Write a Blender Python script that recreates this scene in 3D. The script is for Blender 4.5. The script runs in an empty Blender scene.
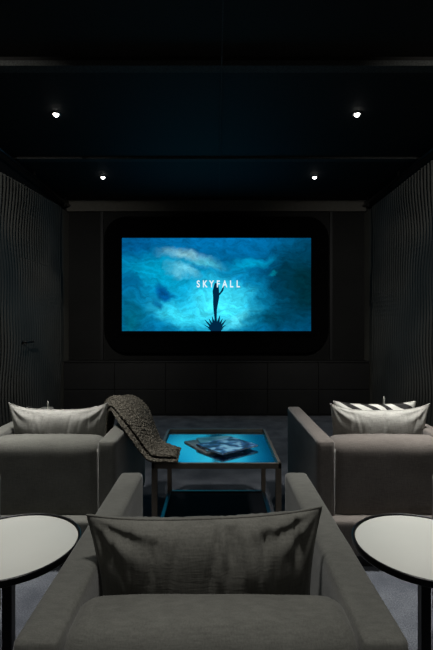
import bpy, bmesh, math, random
from mathutils import Vector, Matrix, noise
random.seed(7)
PI = math.pi
S = bpy.context.scene
COL = S.collection
EYE = 1.36

# ------------------------------------------------------------------ helpers
def link(o, parent=None):
    COL.objects.link(o)
    if parent: o.parent = parent
    return o

def tag(o, label=None, cat=None, group=None, kind=None):
    if label: o['label'] = label
    if cat: o['category'] = cat
    if group: o['group'] = group
    if kind: o['kind'] = kind
    return o

def empty(name, loc=(0, 0, 0), rz=0):
    o = bpy.data.objects.new(name, None)
    o.empty_display_size = .1
    o.location = loc; o.rotation_euler = (0, 0, rz)
    return link(o)

def mesh_obj(name, bm, mat, parent=None, smooth=True):
    me = bpy.data.meshes.new(name)
    bmesh.ops.recalc_face_normals(bm, faces=bm.faces[:])
    bm.to_mesh(me); bm.free()
    if smooth:
        for p in me.polygons: p.use_smooth = True
    if mat: me.materials.append(mat)
    return link(bpy.data.objects.new(name, me), parent)

def copy_tree(o, parent=None):
    c = o.copy(); COL.objects.link(c)
    if parent: c.parent = parent
    for ch in [x for x in bpy.data.objects if x.parent == o]:
        copy_tree(ch, c)
    return c

def add_box(bm, x0, x1, y0, y1, z0, z1, bev=0, seg=2):
    r = bmesh.ops.create_cube(bm, size=1)
    vs = r['verts']
    for v in vs:
        v.co = Vector(((x0+x1)/2+v.co.x*(x1-x0), (y0+y1)/2+v.co.y*(y1-y0), (z0+z1)/2+v.co.z*(z1-z0)))
    if bev:
        es = list({e for v in vs for e in v.link_edges})
        bmesh.ops.bevel(bm, geom=es, offset=bev, segments=seg, affect='EDGES', profile=.5)

def box_obj(name, b, mat, parent=None, bev=0, seg=2):
    bm = bmesh.new(); add_box(bm, *b, bev=bev, seg=seg)
    o = mesh_obj(name, bm, mat, parent, smooth=False)
    return o

def add_tube(bm, pts, r, n=10, closed=False):
    pts = [Vector(p) for p in pts]
    m = len(pts); rings = []
    up = None
    for i, p in enumerate(pts):
        if closed:
            t = (pts[(i+1) % m]-pts[(i-1) % m]).normalized()
        else:
            t = (pts[min(i+1, m-1)]-pts[max(i-1, 0)]).normalized()
        if up is None:
            up = Vector((0, 0, 1)) if abs(t.z) < .9 else Vector((1, 0, 0))
        s = t.cross(up).normalized(); u = s.cross(t).normalized(); up = u
        rr = r[i] if isinstance(r, (list, tuple)) else r
        rings.append([bm.verts.new(p+rr*(math.cos(2*PI*k/n)*s+math.sin(2*PI*k/n)*u)) for k in range(n)])
    for i in range(m if closed else m-1):
        a, b = rings[i], rings[(i+1) % m]
        for k in range(n):
            bm.faces.new((a[k], a[(k+1) % n], b[(k+1) % n], b[k]))
    if not closed:
        bm.faces.new(rings[0][::-1]); bm.faces.new(rings[-1])

def add_lathe(bm, prof, n=64, c=(0, 0, 0)):
    rings = []
    for r, z in prof:
        if r < 1e-6:
            rings.append([bm.verts.new((c[0], c[1], c[2]+z))])
        else:
            rings.append([bm.verts.new((c[0]+r*math.cos(2*PI*k/n), c[1]+r*math.sin(2*PI*k/n), c[2]+z)) for k in range(n)])
    for a, b in zip(rings, rings[1:]):
        for k in range(n):
            k2 = (k+1) % n
            if len(a) == 1 and len(b) == 1: continue
            if len(a) == 1: bm.faces.new((a[0], b[k2], b[k]))
            elif len(b) == 1: bm.faces.new((a[k], a[k2], b[0]))
            else: bm.faces.new((a[k], a[k2], b[k2], b[k]))

def soft_box(x0, x1, y0, y1, z0, z1, r, puff=(0, 0, 0), n=14, seed=0, rough=.0012):
    """upholstered block: rounded edges, gently crowned faces"""
    bm = bmesh.new()
    c = Vector(((x0+x1)/2, (y0+y1)/2, (z0+z1)/2)); h = Vector(((x1-x0)/2, (y1-y0)/2, (z1-z0)/2))
    ts = [math.sin((-1+2*i/n)*PI/2) for i in range(n+1)]
    cache = {}
    def V(a, b, d):
        key = (round(a, 5), round(b, 5), round(d, 5))
        if key in cache: return cache[key]
        p = Vector((a*h.x, b*h.y, d*h.z))
        q = Vector([max(-(h[i]-r), min(h[i]-r, p[i])) for i in range(3)])
        dv = p-q
        if dv.length > 1e-9: dv.normalize()
        o = q+dv*r
        nx, ny, nz = o.x/h.x, o.y/h.y, o.z/h.z
        fx, fy, fz = [max(0, 1-k*k) for k in (nx, ny, nz)]
        o.x += puff[0]*nx*fy*fz; o.y += puff[1]*ny*fx*fz; o.z += puff[2]*nz*fx*fy
        o += dv*rough*noise.noise((o+Vector((seed, 0, 0)))*9)
        v = bm.verts.new(c+o); cache[key] = v
        return v
    for ax in range(3):
        for s in (-1, 1):
            for i in range(n):
                for j in range(n):
                    q = []
                    for a, b in ((ts[i], ts[j]), (ts[i+1], ts[j]), (ts[i+1], ts[j+1]), (ts[i], ts[j+1])):
                        co = [0, 0, 0]; co[ax] = s; co[(ax+1) % 3] = a; co[(ax+2) % 3] = b
                        q.append(V(*co))
                    try: bm.faces.new(q)
                    except ValueError: pass
    return bm

# ------------------------------------------------------------------ materials
def nodes_mat(name):
    m = bpy.data.materials.new(name); m.use_nodes = True
    nt = m.node_tree
    return m, nt, nt.nodes['Principled BSDF']

def simple(name, col, rough=.5, metal=0, var=.15, scale=20, bump=0, bscale=200, spec=.5, sheen=0, coat=0):
    m, nt, b = nodes_mat(name)
    tc = nt.nodes.new('ShaderNodeTexCoord')
    nz = nt.nodes.new('ShaderNodeTexNoise'); nz.inputs['Scale'].default_value = scale; nz.inputs['Detail'].default_value = 4
    nt.links.new(tc.outputs['Object'], nz.inputs['Vector'])
    cr = nt.nodes.new('ShaderNodeValToRGB')
    cr.color_ramp.elements[0].position = .3; cr.color_ramp.elements[1].position = .7
    cr.color_ramp.elements[0].color = [c*(1-var) for c in col]+[1]
    cr.color_ramp.elements[1].color = [min(1, c*(1+var)) for c in col]+[1]
    nt.links.new(nz.outputs['Fac'], cr.inputs['Fac']); nt.links.new(cr.outputs['Color'], b.inputs['Base Color'])
    b.inputs['Roughness'].default_value = rough; b.inputs['Metallic'].default_value = metal
    b.inputs['Specular IOR Level'].default_value = spec
    if sheen:
        b.inputs['Sheen Weight'].default_value = sheen; b.inputs['Sheen Roughness'].default_value = .5
    if coat: b.inputs['Coat Weight'].default_value = coat
    if bump:
        n2 = nt.nodes.new('ShaderNodeTexNoise'); n2.inputs['Scale'].default_value = bscale
        nt.links.new(tc.outputs['Object'], n2.inputs['Vector'])
        bp = nt.nodes.new('ShaderNodeBump'); bp.inputs['Strength'].default_value = bump; bp.inputs['Distance'].default_value = .003
        nt.links.new(n2.outputs['Fac'], bp.inputs['Height']); nt.links.new(bp.outputs['Normal'], b.inputs['Normal'])
    return m

def fabric(name, col, weave=260, var=.22, bump=.25, sheen=.25, stretch=(1, 1, 1)):
    """woven upholstery: two crossed wave bands plus blotchy nap"""
    m, nt, b = nodes_mat(name)
    N = nt.nodes.new; L = nt.links.new
    tc = N('ShaderNodeTexCoord')
    mp = N('ShaderNodeMapping'); mp.inputs['Scale'].default_value = stretch
    L(tc.outputs['Object'], mp.inputs['Vector'])
    big = N('ShaderNodeTexNoise'); big.inputs['Scale'].default_value = 7; big.inputs['Detail'].default_value = 5
    L(mp.outputs[0], big.inputs['Vector'])
    m2 = N('ShaderNodeMapping'); m2.inputs['Scale'].default_value = (weave, weave, weave*.12)
    L(tc.outputs['Object'], m2.inputs['Vector'])
    th = N('ShaderNodeTexNoise'); th.inputs['Scale'].default_value = 1; L(m2.outputs[0], th.inputs['Vector'])
    m3 = N('ShaderNodeMapping'); m3.inputs['Scale'].default_value = (weave*.12, weave*.3, weave)
    L(tc.outputs['Object'], m3.inputs['Vector'])
    t2 = N('ShaderNodeTexNoise'); t2.inputs['Scale'].default_value = 1; L(m3.outputs[0], t2.inputs['Vector'])
    ad = N('ShaderNodeMath'); ad.operation = 'ADD'; L(th.outputs['Fac'], ad.inputs[0]); L(t2.outputs['Fac'], ad.inputs[1])
    a2 = N('ShaderNodeMath'); a2.operation = 'MULTIPLY_ADD'; a2.inputs[1].default_value = .35
    L(ad.outputs[0], a2.inputs[0]); 
    mb = N('ShaderNodeMath'); mb.operation = 'MULTIPLY'; mb.inputs[1].default_value = .35; L(big.outputs['Fac'], mb.inputs[0])
    L(mb.outputs[0], a2.inputs[2])
    cr = N('ShaderNodeValToRGB'); cr.color_ramp.elements[0].position = .38; cr.color_ramp.elements[1].position = .68
    cr.color_ramp.elements[0].color = [c*(1-var) for c in col]+[1]; cr.color_ramp.elements[1].color = [c*(1+var) for c in col]+[1]
    L(a2.outputs[0], cr.inputs['Fac']); L(cr.outputs['Color'], b.inputs['Base Color'])
    b.inputs['Roughness'].default_value = .9; b.inputs['Specular IOR Level'].default_value = .15
    b.inputs['Sheen Weight'].default_value = sheen; b.inputs['Sheen Roughness'].default_value = .45
    bp = N('ShaderNodeBump'); bp.inputs['Strength'].default_value = bump; bp.inputs['Distance'].default_value = .002
    L(ad.outputs[0], bp.inputs['Height']); L(bp.outputs['Normal'], b.inputs['Normal'])
    return m

M = {}
M['chair'] = fabric('grey_upholstery', (.130, .130, .117))
M['chair_warm'] = fabric('warm_grey_upholstery', (.135, .120, .110))
M['pillow'] = fabric('pillow_linen', (.17, .168, .15), weave=180, bump=.35)
M['pillow_light'] = fabric('light_pillow_linen', (.40, .395, .37), weave=180, bump=.35)
M['piping'] = simple('piping_cord', (.30, .29, .27), .8, var=.1)
M['piping_dark'] = simple('dark_piping_cord', (.13, .13, .12), .9, var=.1)
M['plinth'] = simple('dark_plinth', (.012, .012, .012), .6)
M['foot'] = simple('black_foot', (.006, .006, .006), .4)
M['black_metal'] = simple('black_metal', (.008, .008, .009), .3, .6, var=.1)
M['bronze'] = simple('dark_bronze', (.095, .08, .064), .45, .35, var=.12, scale=30)
M['white_top'] = simple('white_lacquer', (.60, .61, .57), .6, var=.02, scale=4)
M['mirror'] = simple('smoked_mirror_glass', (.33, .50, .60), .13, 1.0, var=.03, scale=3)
M['shelf'] = simple('black_glass', (.004, .004, .005), .7, spec=.05)
M['wall'] = simple('ribbed_wall_plaster', (.062, .063, .058), .75, var=.12, scale=3, spec=.2)
M['wall_plain'] = simple('plain_wall_strip', (.13, .13, .115), .8, var=.08, scale=3, spec=.2)
M['dark_wall'] = simple('black_wall_panel', (.0075, .0075, .007), .7, var=.25, scale=2, spec=.2)
M['band'] = simple('wall_head_band', (.085, .08, .068), .8, var=.1)
M['ceil'] = simple('black_ceiling', (.010, .0095, .0085), .75, var=.25, scale=60, bump=.3, bscale=150, spec=.25)
M['ceil_edge'] = simple('ceiling_edge', (.045, .046, .044), .8, var=.4, scale=80, spec=.2)
M['void'] = simple('screen_surround_black', (.0012, .0012, .0012), .9, spec=.05)
M['cabinet'] = simple('black_cabinet_lacquer', (.0075, .0075, .0075), .5, var=.2, scale=5, spec=.3)
M['chrome'] = simple('satin_chrome', (.12, .12, .12), .28, 1.0)
M['paper'] = simple('page_edges', (.42, .38, .33), .8, scale=80)
M['ring'] = simple('fixture_ring', (.05, .05, .05), .4, .5)

def emis(name, col, st):
    m = bpy.data.materials.new(name); m.use_nodes = True
    nt = m.node_tree; nt.nodes.remove(nt.nodes['Principled BSDF'])
    e = nt.nodes.new('ShaderNodeEmission'); e.inputs['Color'].default_value = (*col, 1); e.inputs['Strength'].default_value = st
    nt.links.new(e.outputs[0], nt.nodes['Material Output'].inputs['Surface'])
    return m
M['lamp'] = emis('lamp_lens', (1, .97, .9), 12)
M['title'] = emis('title_white', (.8, .93, 1), 1.0)
M['weed'] = emis('picture_dark_weed', (.0, .022, .06), 1.0)

def carpet():
    m, nt, b = nodes_mat('carpet'); N = nt.nodes.new; L = nt.links.new
    tc = N('ShaderNodeTexCoord')
    a = N('ShaderNodeTexNoise'); a.inputs['Scale'].default_value = 5; a.inputs['Detail'].default_value = 6; L(tc.outputs['Object'], a.inputs['Vector'])
    f = N('ShaderNodeTexNoise'); f.inputs['Scale'].default_value = 140; L(tc.outputs['Object'], f.inputs['Vector'])
    mx = N('ShaderNodeMath'); mx.operation = 'MULTIPLY'; L(a.outputs['Fac'], mx.inputs[0]); L(f.outputs['Fac'], mx.inputs[1])
    cr = N('ShaderNodeValToRGB'); cr.color_ramp.elements[0].position = .15; cr.color_ramp.elements[1].position = .38
    cr.color_ramp.elements[0].color = (.060, .066, .080, 1); cr.color_ramp.elements[1].color = (.135, .145, .165, 1)
    L(mx.outputs[0], cr.inputs['Fac']); L(cr.outputs['Color'], b.inputs['Base Color'])
    b.inputs['Roughness'].default_value = .95; b.inputs['Specular IOR Level'].default_value = .1
    bp = N('ShaderNodeBump'); bp.inputs['Strength'].default_value = .5; bp.inputs['Distance'].default_value = .004
    L(f.outputs['Fac'], bp.inputs['Height']); L(bp.outputs['Normal'], b.inputs['Normal'])
    return m
M['carpet'] = carpet()

def knit():
    m, nt, b = nodes_mat('chunky_knit'); N = nt.nodes.new; L = nt.links.new
    tc = N('ShaderNodeTexCoord')
    v = N('ShaderNodeTexVoronoi'); v.inputs['Scale'].default_value = 70; L(tc.outputs['Object'], v.inputs['Vector'])
    cr = N('ShaderNodeValToRGB'); cr.color_ramp.elements[0].position = .1; cr.color_ramp.elements[1].position = .7
    cr.color_ramp.elements[0].color = (.17, .155, .128, 1); cr.color_ramp.elements[1].color = (.06, .055, .045, 1)
    L(v.outputs['Distance'], cr.inputs['Fac']); L(cr.outputs['Color'], b.inputs['Base Color'])
    b.inputs['Roughness'].default_value = 1; b.inputs['Specular IOR Level'].default_value = .05
    bp = N('ShaderNodeBump'); bp.invert = True; bp.inputs['Strength'].default_value = 1; bp.inputs['Distance'].default_value = .008
    L(v.outputs['Distance'], bp.inputs['Height']); L(bp.outputs['Normal'], b.inputs['Normal'])
    return m
M['knit'] = knit()

def bw_pattern():
    m, nt, b = nodes_mat('black_white_stripe'); N = nt.nodes.new; L = nt.links.new
    tc = N('ShaderNodeTexCoord')
    w = N('ShaderNodeTexWave'); w.wave_type = 'BANDS'; w.bands_direction = 'DIAGONAL'; w.inputs['Scale'].default_value = 5.2; w.inputs['Distortion'].default_value = 5
    w.inputs['Detail'].default_value = 0
    L(tc.outputs['Object'], w.inputs['Vector'])
    cr = N('ShaderNodeValToRGB'); cr.color_ramp.interpolation = 'LINEAR'
    cr.color_ramp.elements[0].position = .42; cr.color_ramp.elements[1].position = .50
    cr.color_ramp.elements[0].color = (.015, .015, .015, 1); cr.color_ramp.elements[1].color = (.62, .62, .58, 1)
    L(w.outputs['Fac'], cr.inputs['Fac']); L(cr.outputs['Color'], b.inputs['Base Color'])
    b.inputs['Roughness'].default_value = .9
    return m
M['stripe'] = bw_pattern()

def cover(name, c0, c1, c2, scale):
    m, nt, b = nodes_mat(name); N = nt.nodes.new; L = nt.links.new
    tc = N('ShaderNodeTexCoord'); n = N('ShaderNodeTexNoise'); n.inputs['Scale'].default_value = scale; n.inputs['Detail'].default_value = 3
    L(tc.outputs['Object'], n.inputs['Vector'])
    cr = N('ShaderNodeValToRGB'); e = cr.color_ramp.elements
    e[0].position = .4; e[0].color = (*c0, 1); e[1].position = .62; e[1].color = (*c2, 1)
    k = e.new(.5); k.color = (*c1, 1)
    L(n.outputs['Fac'], cr.inputs['Fac']); L(cr.outputs['Color'], b.inputs['Base Color'])
    b.inputs['Roughness'].default_value = .45; b.inputs['Coat Weight'].default_value = .05
    return m
M['cover_blue'] = cover('blue_magazine_cover', (.006, .01, .05), (.03, .10, .28), (.25, .5, .7), 14)
M['cover_grey'] = cover('grey_magazine_cover', (.05, .055, .06), (.09, .10, .11), (.13, .14, .15), 5)
M['cover_teal'] = cover('pale_blue_magazine_cover', (.02, .11, .18), (.06, .22, .32), (.12, .3, .4), 6)

# ------------------------------------------------------------------ projected picture
SD = 6.60                      # distance of the screen
K = SD/433.0
SCX, SCZ = 0.0, EYE+40.5*K
def screen_mat():
    m = bpy.data.materials.new('projected_picture'); m.use_nodes = True
    nt = m.node_tree; nt.nodes.remove(nt.nodes['Principled BSDF']); N = nt.nodes.new; L = nt.links.new
    tc = N('ShaderNodeTexCoord')
    # object coordinates: x across, z up, centred on the screen; warp them with noise
    nz = N('ShaderNodeTexNoise'); nz.inputs['Scale'].default_value = 1.7; nz.inputs['Detail'].default_value = 6; nz.inputs['Roughness'].default_value = .6
    L(tc.outputs['Object'], nz.inputs['Vector'])
    sb = N('ShaderNodeVectorMath'); sb.operation = 'SUBTRACT'; sb.inputs[1].default_value = (.5, .5, .5); L(nz.outputs['Color'], sb.inputs[0])
    sc = N('ShaderNodeVectorMath'); sc.operation = 'MULTIPLY'; sc.inputs[1].default_value = (.75, 0, .55); L(sb.outputs[0], sc.inputs[0])
    wp = N('ShaderNodeVectorMath'); wp.operation = 'ADD'; L(tc.outputs['Object'], wp.inputs[0]); L(sc.outputs[0], wp.inputs[1])
    cur = None
    base = N('ShaderNodeRGB'); base.outputs[0].default_value = (.0, .105, .26, 1); cur = base.outputs[0]
    def blob(px, py, rx, ry, col, amt, rot=0, soft=1.0, warp=True):
        nonlocal cur
        x = (px-216.5)*K; z = (284.5-py)*K
        mp = N('ShaderNodeVectorMath'); mp.operation = 'SUBTRACT'; mp.inputs[1].default_value = (x, 0, z)
        L(wp.outputs[0] if warp else tc.outputs['Object'], mp.inputs[0])
        vr = N('ShaderNodeVectorRotate'); vr.rotation_type = 'Y_AXIS'; vr.inputs['Angle'].default_value = math.radians(rot)
        L(mp.outputs[0], vr.inputs['Vector'])
        dv = N('ShaderNodeVectorMath'); dv.operation = 'MULTIPLY'; dv.inputs[1].default_value = (1/(rx*K), 0, 1/(ry*K)); L(vr.outputs[0], dv.inputs[0])
        ln = N('ShaderNodeVectorMath'); ln.operation = 'LENGTH'; L(dv.outputs[0], ln.inputs[0])
        mr = N('ShaderNodeMapRange'); mr.interpolation_type = 'SMOOTHSTEP'
        mr.inputs['From Min'].default_value = 1-soft; mr.inputs['From Max'].default_value = 1.3
        mr.inputs['To Min'].default_value = amt; mr.inputs['To Max'].default_value = 0
        L(ln.outputs['Value'], mr.inputs['Value'])
        mx = N('ShaderNodeMix'); mx.data_type = 'RGBA'; L(mr.outputs[0], mx.inputs['Factor'])
        L(cur, mx.inputs['A']); mx.inputs['B'].default_value = (*col, 1)
        cur = mx.outputs['Result']
    blob(215, 236, 80, 22, (.0, .15, .40), .8)
    blob(135, 243, 34, 24, (.0, .07, .21), .7)
    blob(205, 302, 72, 38, (.005, .42, .68), 1)
    blob(160, 270, 45, 22, (.0, .34, .55), .8)
    blob(306, 285, 48, 66, (.0, .022, .034), 1, soft=.9)
    blob(272, 320, 30, 16, (.0, .035, .06), .8, warp=True)
    blob(130, 320, 18, 26, (.0, .10, .15), .85)
    blob(133, 285, 16, 10, (.0, .09, .22), .8, rot=-30)
    blob(222, 304, 34, 26, (.06, .78, .95), .9)
    blob(180, 314, 36, 14, (.04, .66, .84), .9, rot=-15)
    blob(236, 318, 20, 8, (.10, .72, .85), .6, rot=30)
    blob(183, 256, 26, 7, (.30, .66, .72), .6, rot=-10)
    blob(205, 265, 20, 7, (.10, .62, .74), .6)
    blob(180, 272, 18, 6, (.20, .66, .78), .55, rot=-25)
    blob(197, 270, 15, 4, (.0, .17, .38), .7)
    blob(163, 291, 13, 8, (.0, .085, .27), 1, rot=-12, soft=.6)
    blob(155, 301, 9, 5, (.0, .085, .24), .8, rot=-25)
    blob(240, 280, 18, 5, (.0, .20, .45), .7, rot=-15)
    blob(250, 262, 26, 7, (.0, .35, .58), .7, rot=10)
    blob(280, 273, 9, 2.5, (.0, .22, .30), .6)
    # fine streaks and specks
    st = N('ShaderNodeTexNoise'); st.inputs['Scale'].default_value = 7; st.inputs['Detail'].default_value = 8; st.inputs['Roughness'].default_value = .7
    mpp = N('ShaderNodeMapping'); mpp.inputs['Scale'].default_value = (.8, 1, 2.0); mpp.inputs['Rotation'].default_value = (0, .45, 0)
    L(wp.outputs[0], mpp.inputs['Vector']); L(mpp.outputs[0], st.inputs['Vector'])
    mr = N('ShaderNodeMapRange'); mr.inputs['From Min'].default_value = .3; mr.inputs['From Max'].default_value = .72
    mr.inputs['To Min'].default_value = .65; mr.inputs['To Max'].default_value = 1.75; L(st.outputs['Fac'], mr.inputs['Value'])
    hs = N('ShaderNodeMix'); hs.data_type = 'RGBA'; hs.blend_type = 'MULTIPLY'; hs.inputs['Factor'].default_value = 1
    L(cur, hs.inputs['A']); L(mr.outputs[0], hs.inputs['B'])
    e = N('ShaderNodeEmission'); e.inputs['Strength'].default_value = 1.0
    L(hs.outputs['Result'], e.inputs['Color'])
    L(e.outputs[0], nt.nodes['Material Output'].inputs['Surface'])
    return m

# ------------------------------------------------------------------ room shell
WX = 2.316; YB = 6.75; YF = -1.6; ZC = EYE+1.95
box_obj('floor', (-WX-.1, WX+.1, YF, YB+.1, -.1, 0), M['carpet'])['kind'] = 'structure'
bm = bmesh.new()
add_box(bm, -WX-.3, WX+.3, YB, YB+.1, 0, ZC+.2)
mesh_obj('wall_back', bm, M['dark_wall'], smooth=False)['kind'] = 'structure'
box_obj('wall_front', (-WX-.3, WX+.3, YF-.1, YF, 0, ZC+.2), M['dark_wall'])['kind'] = 'structure'
# pale head band over the screen wall, and the two upright battens either side of the screen
box_obj('trim_1', (-WX+.0, WX-.0, YB-.05, YB, EYE+113*YB/433, ZC), M['band'])['kind'] = 'structure'
for i, px in enumerate((102, 331)):
    x = (px-216.5)/433*6.73
    box_obj('trim_%d' % (i+2), (x-.02, x+.02, YB-.03, YB, .81, EYE+113*YB/433), M['cabinet'])['kind'] = 'structure'

# ceiling: three bays, each a little lower than the last, with paler leading edges
bm = bmesh.new()
steps = [(YF, 3.26, ZC+.07), (3.26, 5.03, ZC+.0), (5.03, YB, ZC-.02)]
for a, b, z in steps: add_box(bm, -WX-.3, WX+.3, a, b, z, ZC+.2)
ce = mesh_obj('ceiling', bm, M['ceil'], smooth=False); ce['kind'] = 'structure'
for i, (y, z0, z1) in enumerate(((3.26, ZC, ZC+.035), (5.03, ZC-.02, ZC+.0))):
    box_obj('trim_%d' % (i+4), (-WX, WX, y-.012, y+.08, z0-.004, z1), M['ceil_edge'])['kind'] = 'structure'
box_obj('trim_6', (.035, .043, 2.0, YB-.05, ZC-.024, ZC-.018), M['ceil_edge'])['kind'] = 'structure'

# ribbed side walls (inner face at |x| = WX), head of panel under a dark cove
TOP = 3.10
def ribs(side, y0, y1, z0, z1, name, mat, ztop=None, thick=.06, gap=0):
    bm = bmesh.new()
    ny = int((y1-y0)/.009); nzz = max(4, int((z1-z0)/.06))
    grid = []
    for i in range(ny+1):
        y = y0+(y1-y0)*i/ny; row = []
        zt = z1 if ztop is None else ztop(y)
        for j in range(nzz+1):
            z = z0+(zt-z0)*j/nzz
            ph = 2*PI*(y+.040*math.sin(z*3.1+y*1.3)+.018*math.sin(z*7.3-y*2))/.068
            amp = .0155*(.75+.6*math.sin(2.1*(z*1.1+y*1.25)+.6))  # rib depth varies along diagonals to imitate patches of light on the wall
            x = WX-.029+amp*math.sin(ph)
            row.append(bm.verts.new((side*x, y, z)))
        grid.append(row)
    for i in range(ny):
        for j in range(nzz):
            bm.faces.new((grid[i][j], grid[i+1][j], grid[i+1][j+1], grid[i][j+1]))
    # returns to give the panel thickness
    bx = side*(WX+thick)
    rim = [grid[i][0] for i in range(ny+1)]+[grid[ny][j] for j in range(1, nzz+1)]+[grid[i][nzz] for i in range(ny-1, -1, -1)]+[grid[0][j] for j in range(nzz-1, 0, -1)]
    rim = [bm.verts.new(v.co) for v in rim]
    back = [bm.verts.new((bx, v.co.y, v.co.z)) for v in rim]
    for k in range(len(rim)):
        k2 = (k+1) % len(rim)
        bm.faces.new((rim[k], rim[k2], back[k2], back[k]))
    return mesh_obj(name, bm, mat)
YE = 6.34
DY0, DY1, DZ = 5.02, 5.88, 2.15
def left_top(y): return TOP-.16*max(0, (6.3-y))/2.2
ltop = left_top
wl = ribs(-1, YF, DY0-.004, 0, TOP, 'wall_left', M['wall'], ztop=ltop); wl['kind'] = 'structure'
w2 = ribs(-1, DY1+.004, YE, 0, TOP, 'wall_left', M['wall'], ztop=ltop); w2['kind'] = 'structure'
w3 = ribs(-1, DY0-.004, DY1+.004, DZ+.004, TOP, 'wall_left', M['wall'], ztop=ltop); w3['kind'] = 'structure'
ribs(1, YF, YE, 0, TOP, 'wall_right', M['wall'])['kind'] = 'structure'
# concealed door in the left wall
d1 = ribs(-1, DY0, DY1, 0.01, DZ, 'door_1', M['wall']); d1['kind'] = 'structure'
bm = bmesh.new()
hy, hz, hx = 5.10, EYE-17.5/433*5.08, -WX+.03
add_lathe(bm, [(0, 0), (.026, 0), (.026, .010), (0, .010)], 20)
bmesh.ops.rotate(bm, verts=bm.verts[:], cent=(0, 0, 0), matrix=Matrix.Rotation(PI/2, 3, 'Y'))
bmesh.ops.translate(bm, verts=bm.verts[:], vec=(hx-.01, hy, hz))
add_tube(bm, [(hx, hy, hz), (hx+.03, hy, hz), (hx+.045, hy+.02, hz), (hx+.045, hy+.20, hz)], .010)
h = mesh_obj('door_handle', bm, M['black_metal'], d1)
h['label'] = 'black lever handle'
# plain end strips of the side walls
for s, nm in ((-1, 'wall_left'), (1, 'wall_right')):
    box_obj(nm, (min(s*(WX-.012), s*(WX+.06)), max(s*(WX-.012), s*(WX+.06)), YE, YB, 0, TOP), M['wall_plain'])['kind'] = 'structure'
    # cove behind the panel head
    box_obj(nm, (min(s*(WX+.06), s*(WX+.3)), max(s*(WX+.06), s*(WX+.3)), YF, YB, 0, ZC+.1), M['dark_wall'])['kind'] = 'structure'
    # dark rail running along the head of the panels
    o = empty('ceiling_rail', (s*(WX-.05), 0, 0))
    tag(o, 'black rail running along the top of the %s ribbed wall' % ('left' if s < 0 else 'right'), 'rail')
    bm = bmesh.new(); add_tube(bm, [(0, 2.2, 3.20), (0, YB-.06, 3.20)], .016, 12); mesh_obj('tube', bm, M['chrome'], o)
    for y in (2.6, 4.0, 5.4, 6.5):
        bm = bmesh.new(); add_box(bm, -.012, .012, y-.015, y+.015, 3.205, ZC-.01 if y < 5.03 else ZC-.03, .003)
        mesh_obj('bracket', bm, M['black_metal'], o, smooth=False)

# ------------------------------------------------------------------ media cabinet under the screen
cab = empty('media_cabinet', (0, 6.47, 0))
tag(cab, 'long low black cabinet standing under the projection screen', 'cabinet')
cx = WX-.03
box_obj('carcass', (-cx, cx, .02, .27, 0, .80), M['cabinet'], cab)
box_obj('cabinet_top', (-cx, cx, -.01, .27, .80, .82), M['cabinet'], cab, bev=.003)
nseg = 6
for i in range(nseg):
    a = -cx+2*cx*i/nseg; b = -cx+2*cx*(i+1)/nseg
    box_obj('drawer', (a+.004, b-.004, 0, .02, .40, .79), M['cabinet'], cab, bev=.003)
    box_obj('drawer', (a+.004, b-.004, 0, .02, .03, .39), M['cabinet'], cab, bev=.003)

# ------------------------------------------------------------------ screen
scr = empty('projection_screen', (SCX, SD, SCZ))
tag(scr, 'wide glowing projection screen with blue underwater picture and white title', 'screen')
hw, hh = 94.5*K, 46.5*K
bm = bmesh.new()
vs = [bm.verts.new(p) for p in ((-hw, 0, -hh), (hw, 0, -hh), (hw, 0, hh), (-hw, 0, hh))]
bm.faces.new(vs)
mesh_obj('picture', bm, screen_mat(), scr, smooth=False)
bm = bmesh.new()      # rounded black surround, with depth
W2, H2, R2 = 111.5*K*1.01, 67.5*K*1.01, .34
outl = []
for cxx, czz, a0 in ((W2-R2, H2-R2, 0), (-W2+R2, H2-R2, 90), (-W2+R2, -H2+R2, 180), (W2-R2, -H2+R2, 270)):
    for k in range(13):
        a = math.radians(a0+90*k/12); outl.append((cxx+R2*math.cos(a), czz+R2*math.sin(a)))
f = [bm.verts.new((x, .012, z)) for x, z in outl]; g = [bm.verts.new((x, .10, z)) for x, z in outl]
bm.faces.new(f); bm.faces.new(g[::-1])
for k in range(len(f)): bm.faces.new((f[k], g[k], g[(k+1) % len(f)], f[(k+1) % len(f)]))
mesh_obj('surround', bm, M['void'], scr, smooth=False)
bm = bmesh.new()      # narrow velvet border around the picture
for b in ((-hw-.05, hw+.05, hh, hh+.05), (-hw-.05, hw+.05, -hh-.05, -hh), (-hw-.05, -hw, -hh, hh), (hw, hw+.05, -hh, hh)):
    add_box(bm, b[0], b[1], -.012, .012, b[2], b[3])
mesh_obj('border', bm, M['void'], scr, smooth=False)
# title, letter by letter so that the wide tracking is right
def glyph(ch):
    cu = bpy.data.curves.new('t', 'FONT'); cu.body = ch; cu.size = 1; cu.align_x = 'CENTER'; cu.offset = .022
    o = bpy.data.objects.new('t', cu); COL.objects.link(o)
    dg = bpy.context.evaluated_depsgraph_get(); dg.update()
    me = bpy.data.meshes.new_from_object(o.evaluated_get(dg))
    bpy.data.objects.remove(o); bpy.data.curves.remove(cu)
    return me
word = 'SKYFALL'
for i, ch in enumerate(word):
    me = glyph(ch); px = 198.3+(238.-198.3)*i/6
    bm = bmesh.new(); bm.from_mesh(me); k_ = 9.6*K
    for v in bm.verts:
        x, y = v.co.x, v.co.y
        v.co = Vector((x*k_*.74+(px-216.5)*K, -.006, y*k_+(284.5-287.2)*K))
    mesh_obj('title_letter', bm, M['title'], scr, smooth=False)
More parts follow.
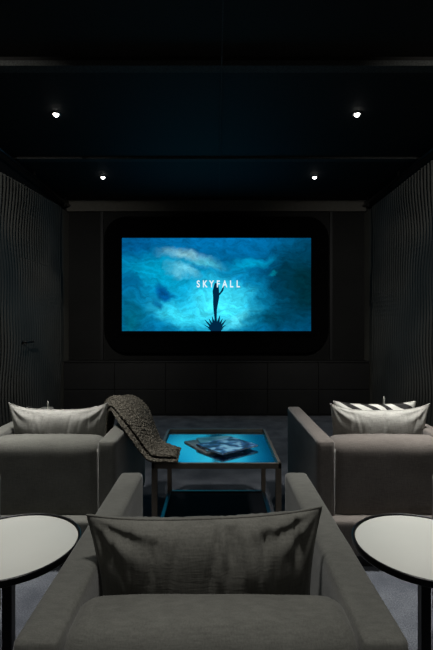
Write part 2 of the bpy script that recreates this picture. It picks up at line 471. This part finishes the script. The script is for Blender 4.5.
# generic dark water weed: a tall stalk over a spray of fronds
bm = bmesh.new()
def blade(pts, ws):
    L_, R_ = [], []
    for (x, y), w in zip(pts, ws):
        L_.append(bm.verts.new(((x-w-216.5)*K, -.003, (284.5-y)*K))); R_.append(bm.verts.new(((x+w-216.5)*K, -.003, (284.5-y)*K)))
    for i in range(len(pts)-1): bm.faces.new((L_[i], R_[i], R_[i+1], L_[i+1]))
blade([(216, 331), (215.6, 318), (215.2, 310), (215.6, 303), (216.2, 297), (215.8, 291), (216.2, 286), (215.6, 283)], [1.6, 1.2, 1.7, 2.6, 3.1, 3.3, 2.4, .6])
blade([(218, 296), (222, 291), (224, 286)], [1.0, 1.2, .3])
for a, ln in ((-62, 14), (-45, 16), (-30, 14), (-15, 15), (0, 12), (14, 16), (28, 14), (42, 15), (58, 12), (-75, 9), (72, 8)):
    x1 = 216+ln*math.sin(math.radians(a)); y1 = 331.-ln*math.cos(math.radians(a))
    blade([(216+(x1-216)*.1, 331), ((216+x1)/2, (331+y1)/2+.3), (x1, y1)], [4.0, 1.6, .25])
mesh_obj('dark_weed', bm, M['weed'], scr, smooth=False)

# ------------------------------------------------------------------ downlights
def downlight():
    o = empty('downlight')
    bm = bmesh.new(); add_lathe(bm, [(.030, 0), (.045, 0), (.045, -.006), (.034, -.008), (.028, .004)], 32); mesh_obj('trim_ring', bm, M['ring'], o)
    bm = bmesh.new(); add_lathe(bm, [(0, -.026), (.008, -.0245), (.016, -.020), (.022, -.013), (.025, -.005), (.025, .004)], 32); mesh_obj('lens', bm, M['lamp'], o)
    return o
proto = downlight()
spots = [(56, 114, ZC, 'bright recessed ceiling downlight in the nearer bay, on the left'), (357, 114, ZC, 'bright recessed ceiling downlight in the nearer bay, on the right'),
         (103, 177, ZC-.02, 'small recessed ceiling downlight near the screen wall, on the left'), (314.5, 177, ZC-.02, 'small recessed ceiling downlight near the screen wall, on the right')]
for i, (px, py, z, lb) in enumerate(spots):
    o = proto if i == 0 else copy_tree(proto)
    d = (z-EYE)*433/(325-py)
    o.location = ((px-216.5)/433*d, d, z)
    tag(o, lb, 'ceiling light', 'recessed ceiling downlights')
    l = bpy.data.lights.new('spot', 'SPOT'); l.energy = 14; l.spot_size = math.radians(84); l.spot_blend = .8; l.color = (1, .97, .9); l.shadow_soft_size = .03
    lo = bpy.data.objects.new('spot_beam', l); link(lo, o); lo.location = (0, 0, -.05)

# ------------------------------------------------------------------ armchair
CW, CD, CH, AT = .838, 1.05, .70, .102
def make_chair(mat):
    o = empty('armchair')
    hx, hy = CW/2, CD/2
    for s in (-1, 1):
        a, b = sorted((s*hx, s*(hx-AT)))
        mesh_obj('armrest', soft_box(a, b, -hy, hy, .07, CH, .020, (.004, 0, .003), seed=s*3), mat, o)
    bi = hx-AT
    mesh_obj('backrest', soft_box(-bi-.018, bi+.018, -hy+.010, -hy+.205, .24, CH-.004, .064, (0, .002, .012), n=24, seed=5), mat, o)
    mesh_obj('base', soft_box(-hx+.03, hx-.03, -hy-.065, hy-.02, .075, .275, .018, (0, 0, 0), seed=8), mat, o)
    mesh_obj('seat', soft_box(-bi+.004, bi-.004, -hy+.19, hy+.005, .27, .405, .04, (0, .01, .012), n=20, seed=9), mat, o)
    for s in (-1, 1):
        bm = bmesh.new(); x = s*(bi+.001)
        add_tube(bm, [(x, -hy+.004, .29), (x, -hy+.001, .5), (x, -hy+.001, CH-.07), (x, -hy+.003, CH-.045)], .0028, 8)
        mesh_obj('piping', bm, M['piping'], o)
    for sx in (-1, 1):
        for sy in (-1, 1):
            bm = bmesh.new(); add_box(bm, sx*(hx-.1)-.03, sx*(hx-.1)+.03, sy*(hy-.1)-.03, sy*(hy-.1)+.03, 0, .08, .004)
            mesh_obj('leg', bm, M['foot'], o, smooth=False)
    box_obj('plinth', (-hx+.06, hx-.06, -hy-.02, hy-.06, .0, .075), M['plinth'], o)
    return o
chairs = [
    (-.012, 1.425, 0, 'grey armchair in the front centre, seen from behind with one large pillow'),
    (-.995, 2.985, 0, 'grey armchair left of the coffee table with a knitted throw on its arm'),
    (.993, 2.985, 1, 'grey armchair right of the coffee table with striped cushion'),
    (-1.383, 1.425, 0, 'grey armchair cut off by the left picture edge beside round white table'),
    (1.383, 1.425, 0, 'grey armchair cut off by the right picture edge beside round white table')]
cp = make_chair(M['chair'])
for i, (x, y, warm, lb) in enumerate(chairs):
    o = cp if i == 0 else copy_tree(cp)
    o.location = (x, y, 0)
    tag(o, lb, 'armchair', 'cinema armchairs facing the screen')
    if warm:
        for ch in o.children_recursive:
            if ch.name.split('.')[0] in ('armrest', 'backrest', 'base', 'seat'):
                ch.data = ch.data.copy(); ch.data.materials[0] = M['chair_warm']

# ------------------------------------------------------------------ pillows
def pillow(name, w, h, t, mat, loc, rot, seed=0, wr=.010, sag=.03, pipe=None, nu=90, nv=56, label=None, group=None, hem=False, nf=20):
    o = empty(name, loc); o.rotation_euler = rot
    tag(o, label, 'pillow', group)
    rnd = random.Random(seed)
    folds = [(rnd.uniform(-.9, .9), rnd.choice((1, 1, -1)), rnd.uniform(.012, .03), rnd.uniform(-.35, .35), rnd.uniform(.5, 1)) for _ in range(nf)]
    def shape(u, v, side):
        # outline: pulled-out corners, hollowed sides, sagging top
        x = u*w/2*(1-.055*(1-v*v)*1.0*abs(u)**3)*(1-.035*(1-v))
        z = v*h/2*(1-.06*(1-u*u)*abs(v)**3)
        if v > 0: z -= sag*(1-u**4)*v*v
        prof = max(0, (1-abs(u)**2.6))**.55*max(0, (1-abs(v)**2.4))**.55
        y = side*t/2*prof
        if side:
            k = 0
            for fu, fv, fw, sl, am in folds:
                dd = (u-fu-sl*(1-fv*v)*.5)/fw
                k += am*math.exp(-dd*dd)*max(0, fv*v*.8+.25)**1.2*(1-abs(v)**8)
            for c_ in ((-1, 1), (1, 1), (-1, -1), (1, -1)):     # creases running in from the corners
                du, dv_ = (1-c_[0]*u), (1-c_[1]*v)
                rr = math.hypot(du, dv_); ang = math.atan2(dv_, du)
                k += .55*math.sin(ang*9+seed)*math.exp(-((rr-.35)/.3)**2)*min(1, rr*4)
            y += -side*wr*k*min(1, prof*2.2)
            y += side*.006*noise.noise(Vector((x*8, z*8, seed+side)))*prof
        return Vector((x, y, z))
    bm = bmesh.new()
    sides = []
    for side in (-1, 1):
        g = [[None]*(nv+1) for _ in range(nu+1)]
        for i in range(nu+1):
            for j in range(nv+1):
                u = math.sin((-1+2*i/nu)*PI/2)*.5+(-1+2*i/nu)*.5; v = math.sin((-1+2*j/nv)*PI/2)*.5+(-1+2*j/nv)*.5
                edge = i in (0, nu) or j in (0, nv)
                if edge and side == 1: g[i][j] = sides[0][i][j]
                else: g[i][j] = bm.verts.new(shape(u, v, side))
        for i in range(nu):
            for j in range(nv):
                bm.faces.new((g[i][j], g[i+1][j], g[i+1][j+1], g[i][j+1]))
        sides.append(g)
    body = mesh_obj('cushion_body', bm, mat, o)
    # seam cord around the outline
    loop = []
    for k in range(60): loop.append(shape(-1+2*k/60, -1, 0))
    for k in range(40): loop.append(shape(1, -1+2*k/40, 0))
    for k in range(60): loop.append(shape(1-2*k/60, 1, 0))
    for k in range(40): loop.append(shape(-1, 1-2*k/40, 0))
    bm = bmesh.new(); add_tube(bm, loop, .0035, 6, closed=True); mesh_obj('piping', bm, pipe or mat, o)
    if hem:
        bm = bmesh.new(); rows = []
        for k in range(81):
            u = -.97+1.94*k/80; r_ = []
            for v in (.985, .93, .86, .80):
                p = shape(u, v, -1); p.y -= .004+.002*math.sin(k*.9+v*9)
                r_.append(bm.verts.new(p))
            rows.append(r_)
        for k in range(80):
            for j in range(3): bm.faces.new((rows[k][j], rows[k+1][j], rows[k+1][j+1], rows[k][j+1]))
        mesh_obj('hem', bm, mat, o)
    return o
R = math.radians
pillow('pillow', .655, .43, .17, M['pillow'], (-.028, 1.245, .628), (R(9), R(-1.1), R(2)), seed=3, wr=.014, nf=44, sag=.012, pipe=M['pillow'],
       label='large crumpled dark grey pillow in the front centre armchair', group='grey pillows in the armchairs')
pillow('pillow', .635, .42, .16, M['pillow_light'], (-1.012, 2.80, .655), (R(9), 0, 0), seed=11, wr=.008, sag=.035,
       label='light grey pillow in the armchair left of the coffee table', group='grey pillows in the armchairs')
pillow('pillow', .635, .42, .16, M['pillow_light'], (1.045, 2.80, .650), (R(9), 0, 0), seed=23, wr=.008, sag=.035,
       label='light grey pillow leaning in front of a striped cushion, right armchair', group='grey pillows in the armchairs')
pillow('striped_cushion', .56, .42, .14, M['stripe'], (1.075, 2.975, .635), (R(9), 0, 0), seed=31, wr=.006, sag=.012,
       label='black and white striped cushion in the armchair right of the coffee table')
pillow('patterned_cushion', .47, .42, .14, M['stripe'], (-1.05, 2.975, .600), (R(9), R(0), 0), seed=37, wr=.006, sag=.018,
       label='black and white cushion mostly hidden behind left light grey pillow')

for o_, px in ((bpy.data.objects['striped_cushion'], 382), (bpy.data.objects['patterned_cushion'], 50)):
    x = (px-216.5)/433*2.975-o_.location.x
    bm = bmesh.new(); zz = .195
    add_tube(bm, [(x-.004, 0, zz-.03), (x-.004, 0, zz+.035), (x, 0, zz+.05), (x+.004, 0, zz+.035), (x+.004, 0, zz-.03)], .0028, 6)
    mesh_obj('fabric_loop', bm, M['white_top'], o_)['label'] = 'small white loop on the top seam'

# ------------------------------------------------------------------ coffee table
ct = empty('coffee_table', (0, 3.07, 0))
tag(ct, 'square coffee table with dark bronze frame and mirrored top glowing blue', 'coffee table')
tx, ty, tz, rr = .395, .44, .52, .034
for sx in (-1, 1):
    for sy in (-1, 1):
        a, b = sorted((sx*tx, sx*(tx-rr))); c, d = sorted((sy*ty, sy*(ty-rr)))
        box_obj('leg', (a, b, c, d, 0, tz-rr), M['bronze'], ct, bev=.002)
bm = bmesh.new()
add_box(bm, -tx, tx, -ty, -ty+.02, tz-rr, tz, .002); add_box(bm, -tx, tx, ty-.02, ty, tz-rr, tz, .002)
add_box(bm, -tx, -tx+.02, -ty, ty, tz-rr, tz, .002); add_box(bm, tx-.02, tx, -ty, ty, tz-rr, tz, .002)
mesh_obj('top_frame', bm, M['bronze'], ct, smooth=False)
box_obj('table_top', (-tx+.018, tx-.018, -ty+.018, ty-.018, tz-.032, tz-.022), M['mirror'], ct)['label'] = 'mirrored tabletop'
bm = bmesh.new()
add_box(bm, -tx+rr, tx-rr, -ty+.004, -ty+.03, .0, .025, .002); add_box(bm, -tx+rr, tx-rr, ty-.03, ty-.004, .0, .025, .002)
add_box(bm, -tx+.004, -tx+.03, -ty+rr, ty-rr, .0, .025, .002); add_box(bm, tx-.03, tx-.004, -ty+rr, ty-rr, .0, .025, .002)
mesh_obj('bottom_rail', bm, M['chrome'], ct, smooth=False)
box_obj('lower_shelf', (-tx+.03, tx-.03, -ty+.03, ty-.03, .004, .014), M['shelf'], ct)

# magazines
def magazine(cx_, cy_, ang, a, b, z, t, mat, lb):
    o = empty('magazine', (cx_, cy_, z), R(ang))
    tag(o, lb, 'magazine', 'magazines on the coffee table')
    box_obj('pages', (-a/2+.004, a/2-.003, -b/2+.003, b/2-.003, .002, t-.002), M['paper'], o)
    bm = bmesh.new()
    n = 12
    for zz0, zz1, lift in ((0, .002, 0), (t-.002, t, 1)):
        add_box(bm, -a/2, a/2, -b/2, b/2, zz0, zz1)
    add_box(bm, -a/2-.001, -a/2+.002, -b/2, b/2, 0, t)
    mesh_obj('cover', bm, mat, o, smooth=False)
    return o
ZT = tz-.022
magazine(-.045, 3.090, -61, .34, .25, ZT, .009, M['cover_grey'], 'dark grey magazine lowest in the stack on the coffee table')
magazine(.018, 3.105, -76, .35, .26, ZT+.0092, .008, M['cover_teal'], 'pale blue magazine in the middle of the coffee table stack')
magazine(.075, 3.020, -51, .285, .325, ZT+.0174, .011, M['cover_blue'], 'blue patterned magazine lying on top of the coffee table stack')

# ------------------------------------------------------------------ side tables
def side_table():
    o = empty('side_table')
    r = .228; z = .64
    bm = bmesh.new(); add_lathe(bm, [(0, z-.010), (r-.010, z-.010), (r-.010, z-.004), (r-.012, z-.002), (0, z-.002)], 96); mesh_obj('table_top', bm, M['white_top'], o)['label'] = 'white disc'
    bm = bmesh.new(); add_lathe(bm, [(r-.0105, z-.018), (r-.002, z-.018), (r, z-.015), (r, z+.001), (r-.001, z+.003), (r-.007, z+.003), (r-.0105, z+.001), (r-.0105, z-.018)], 96); mesh_obj('rim', bm, M['black_metal'], o)
    bm = bmesh.new(); add_lathe(bm, [(0, z-.012), (.07, z-.012), (.07, z-.02), (0, z-.02)], 32); mesh_obj('mount_plate', bm, M['black_metal'], o)
    bm = bmesh.new(); add_box(bm, -.016, .016, -.016, .016, .012, z-.018, .003); mesh_obj('pole', bm, M['black_metal'], o, smooth=False)
    bm = bmesh.new(); add_lathe(bm, [(0, 0), (.15, 0), (.152, .004), (.15, .010), (.02, .014), (0, .014)], 64); mesh_obj('base', bm, M['black_metal'], o)
    return o
st = side_table(); st.location = (-.684, 1.425, 0)
tag(st, 'round white-topped side table with black rim, left of the front armchair', 'side table', 'round side tables')
s2 = copy_tree(st); s2.location = (.684, 1.425, 0)
tag(s2, 'round white-topped side table with black rim, right of the front armchair', 'side table', 'round side tables')

# ------------------------------------------------------------------ knitted throw
far = [(-.80, 3.30, .47), (-.76, 3.30, .66), (-.715, 3.25, .775), (-.63, 3.25, .800), (-.53, 3.20, .745), (-.455, 3.10, .625), (-.385, 3.0, .548), (-.235, 2.85, .535)]
near = [(-.75, 2.96, .50), (-.74, 2.94, .70), (-.70, 2.87, .79), (-.62, 2.73, .742), (-.535, 2.66, .655), (-.455, 2.62, .565), (-.39, 2.585, .530), (-.235, 2.60, .518)]
def cat(P, t):
    n = len(P)-1; t = max(0, min(n-1e-6, t*n)); i = int(t); f_ = t-i
    p = [Vector(P[max(0, min(n, i+k))]) for k in (-1, 0, 1, 2)]
    return .5*((2*p[1])+(p[2]-p[0])*f_+(2*p[0]-5*p[1]+4*p[2]-p[3])*f_*f_+(3*p[1]-p[0]-3*p[2]+p[3])*f_**3)
def throw_layer(v0, v1, lift, u0, u1, seed, nu=150, nv=70):
    bm = bmesh.new(); g = []
    def P(u, v):
        a, b = cat(far, u), cat(near, u)
        p = a.lerp(b, v)
        bul = math.sin(PI*v)*.03*math.sin(PI*min(1, u*1.1))
        p.z += bul
        return p
    for i in range(nu+1):
        row = []
        for j in range(nv+1):
            u = u0+(u1-u0)*i/nu; v = v0+(v1-v0)*j/nv
            p = P(u, v); e = 1e-3
            du = P(min(1, u+e), v)-P(max(0, u-e), v); dv = P(u, v+e)-P(u, v-e)
            nrm = du.cross(dv).normalized()
            if nrm.z < 0: nrm = -nrm
            fold = .013*(math.sin(v*17+u*3.5+seed))*(1-.5*u)
            kn = .0045*(abs(math.sin(i*PI/5+ (j//5 % 2)*PI/2))*abs(math.sin(j*PI/5)))
            edge = min(j, nv-j)/6.; rnd = -.012*(1-min(1, edge))**2
            p = p+nrm*(lift+fold+kn+rnd)
            row.append(bm.verts.new(p))
        g.append(row)
    for i in range(nu):
        for j in range(nv): bm.faces.new((g[i][j], g[i+1][j], g[i+1][j+1], g[i][j+1]))
    return bm
th = empty('knitted_throw', (0, 0, 0))
tag(th, 'chunky brown grey knitted throw draped over chair arm onto the coffee table', 'blanket')
for nm, a in (('blanket', (0, 1, .020, 0, 1, 0)), ('folded_edge', (.42, .93, .045, .12, .985, 1.3))):
    o = mesh_obj(nm, throw_layer(*a), M['knit'], th)
    md = o.modifiers.new('thick', 'SOLIDIFY'); md.thickness = .016; md.offset = 0

# ------------------------------------------------------------------ lights beyond the frame
def wash(loc, tgt, e, ang):  # unseen spot added to rake the side walls so the ribs show
    l = bpy.data.lights.new('added_wall_spot', 'SPOT'); l.energy = e; l.spot_size = math.radians(ang); l.spot_blend = 1; l.shadow_soft_size = .04; l.color = (1, .98, .92)
    o = bpy.data.objects.new('added_wall_spot', l); o.location = loc
    o.rotation_euler = (Vector(tgt)-Vector(loc)).to_track_quat('-Z', 'Y').to_euler(); link(o)
for s in (-1, 1):
    wash((s*1.35, .9, ZC), (s*2.3, 4.6, 1.75), 260 if s < 0 else 230, 62)

def area(name, loc, rot, size, energy, col=(1, 1, 1), spread=180):
    l = bpy.data.lights.new(name, 'AREA'); l.shape = 'DISK'; l.size = size; l.energy = energy; l.color = col; l.spread = math.radians(spread)
    o = bpy.data.objects.new(name, l); o.location = loc; o.rotation_euler = rot; link(o); return o
area('ceiling_lamp_front', (0, .8, ZC+.03), (0, 0, 0), .3, 6.6, (1, .98, .93), 75)
for s in (-1, 1):
    area('ceiling_lamp_side', (s*1.25, 2.45, ZC+.03), (0, 0, 0), .3, 15 if s < 0 else 19, (1, .98, .93), 64)

area('rear_fill', (0, -.9, 2.9), (R(50), 0, 0), .9, 1.8, (1, .98, .92), 140)  # weak fill light added behind the camera, stands for no fitting
w = bpy.data.worlds.new('room_air'); S.world = w; w.use_nodes = True
w.node_tree.nodes['Background'].inputs['Color'].default_value = (.6, .62, .6, 1); w.node_tree.nodes['Background'].inputs['Strength'].default_value = .02

# ------------------------------------------------------------------ camera
cam = bpy.data.cameras.new('camera'); co = bpy.data.objects.new('camera', cam); link(co)
co.location = (0, 0, EYE); co.rotation_euler = (PI/2, 0, 0)
cam.sensor_fit = 'HORIZONTAL'; cam.sensor_width = 36; cam.lens = 36*433/433; cam.clip_start = .05
S.camera = co
S.view_settings.view_transform = 'Standard'; S.view_settings.look = 'None'; S.view_settings.exposure = 0; S.view_settings.gamma = 1
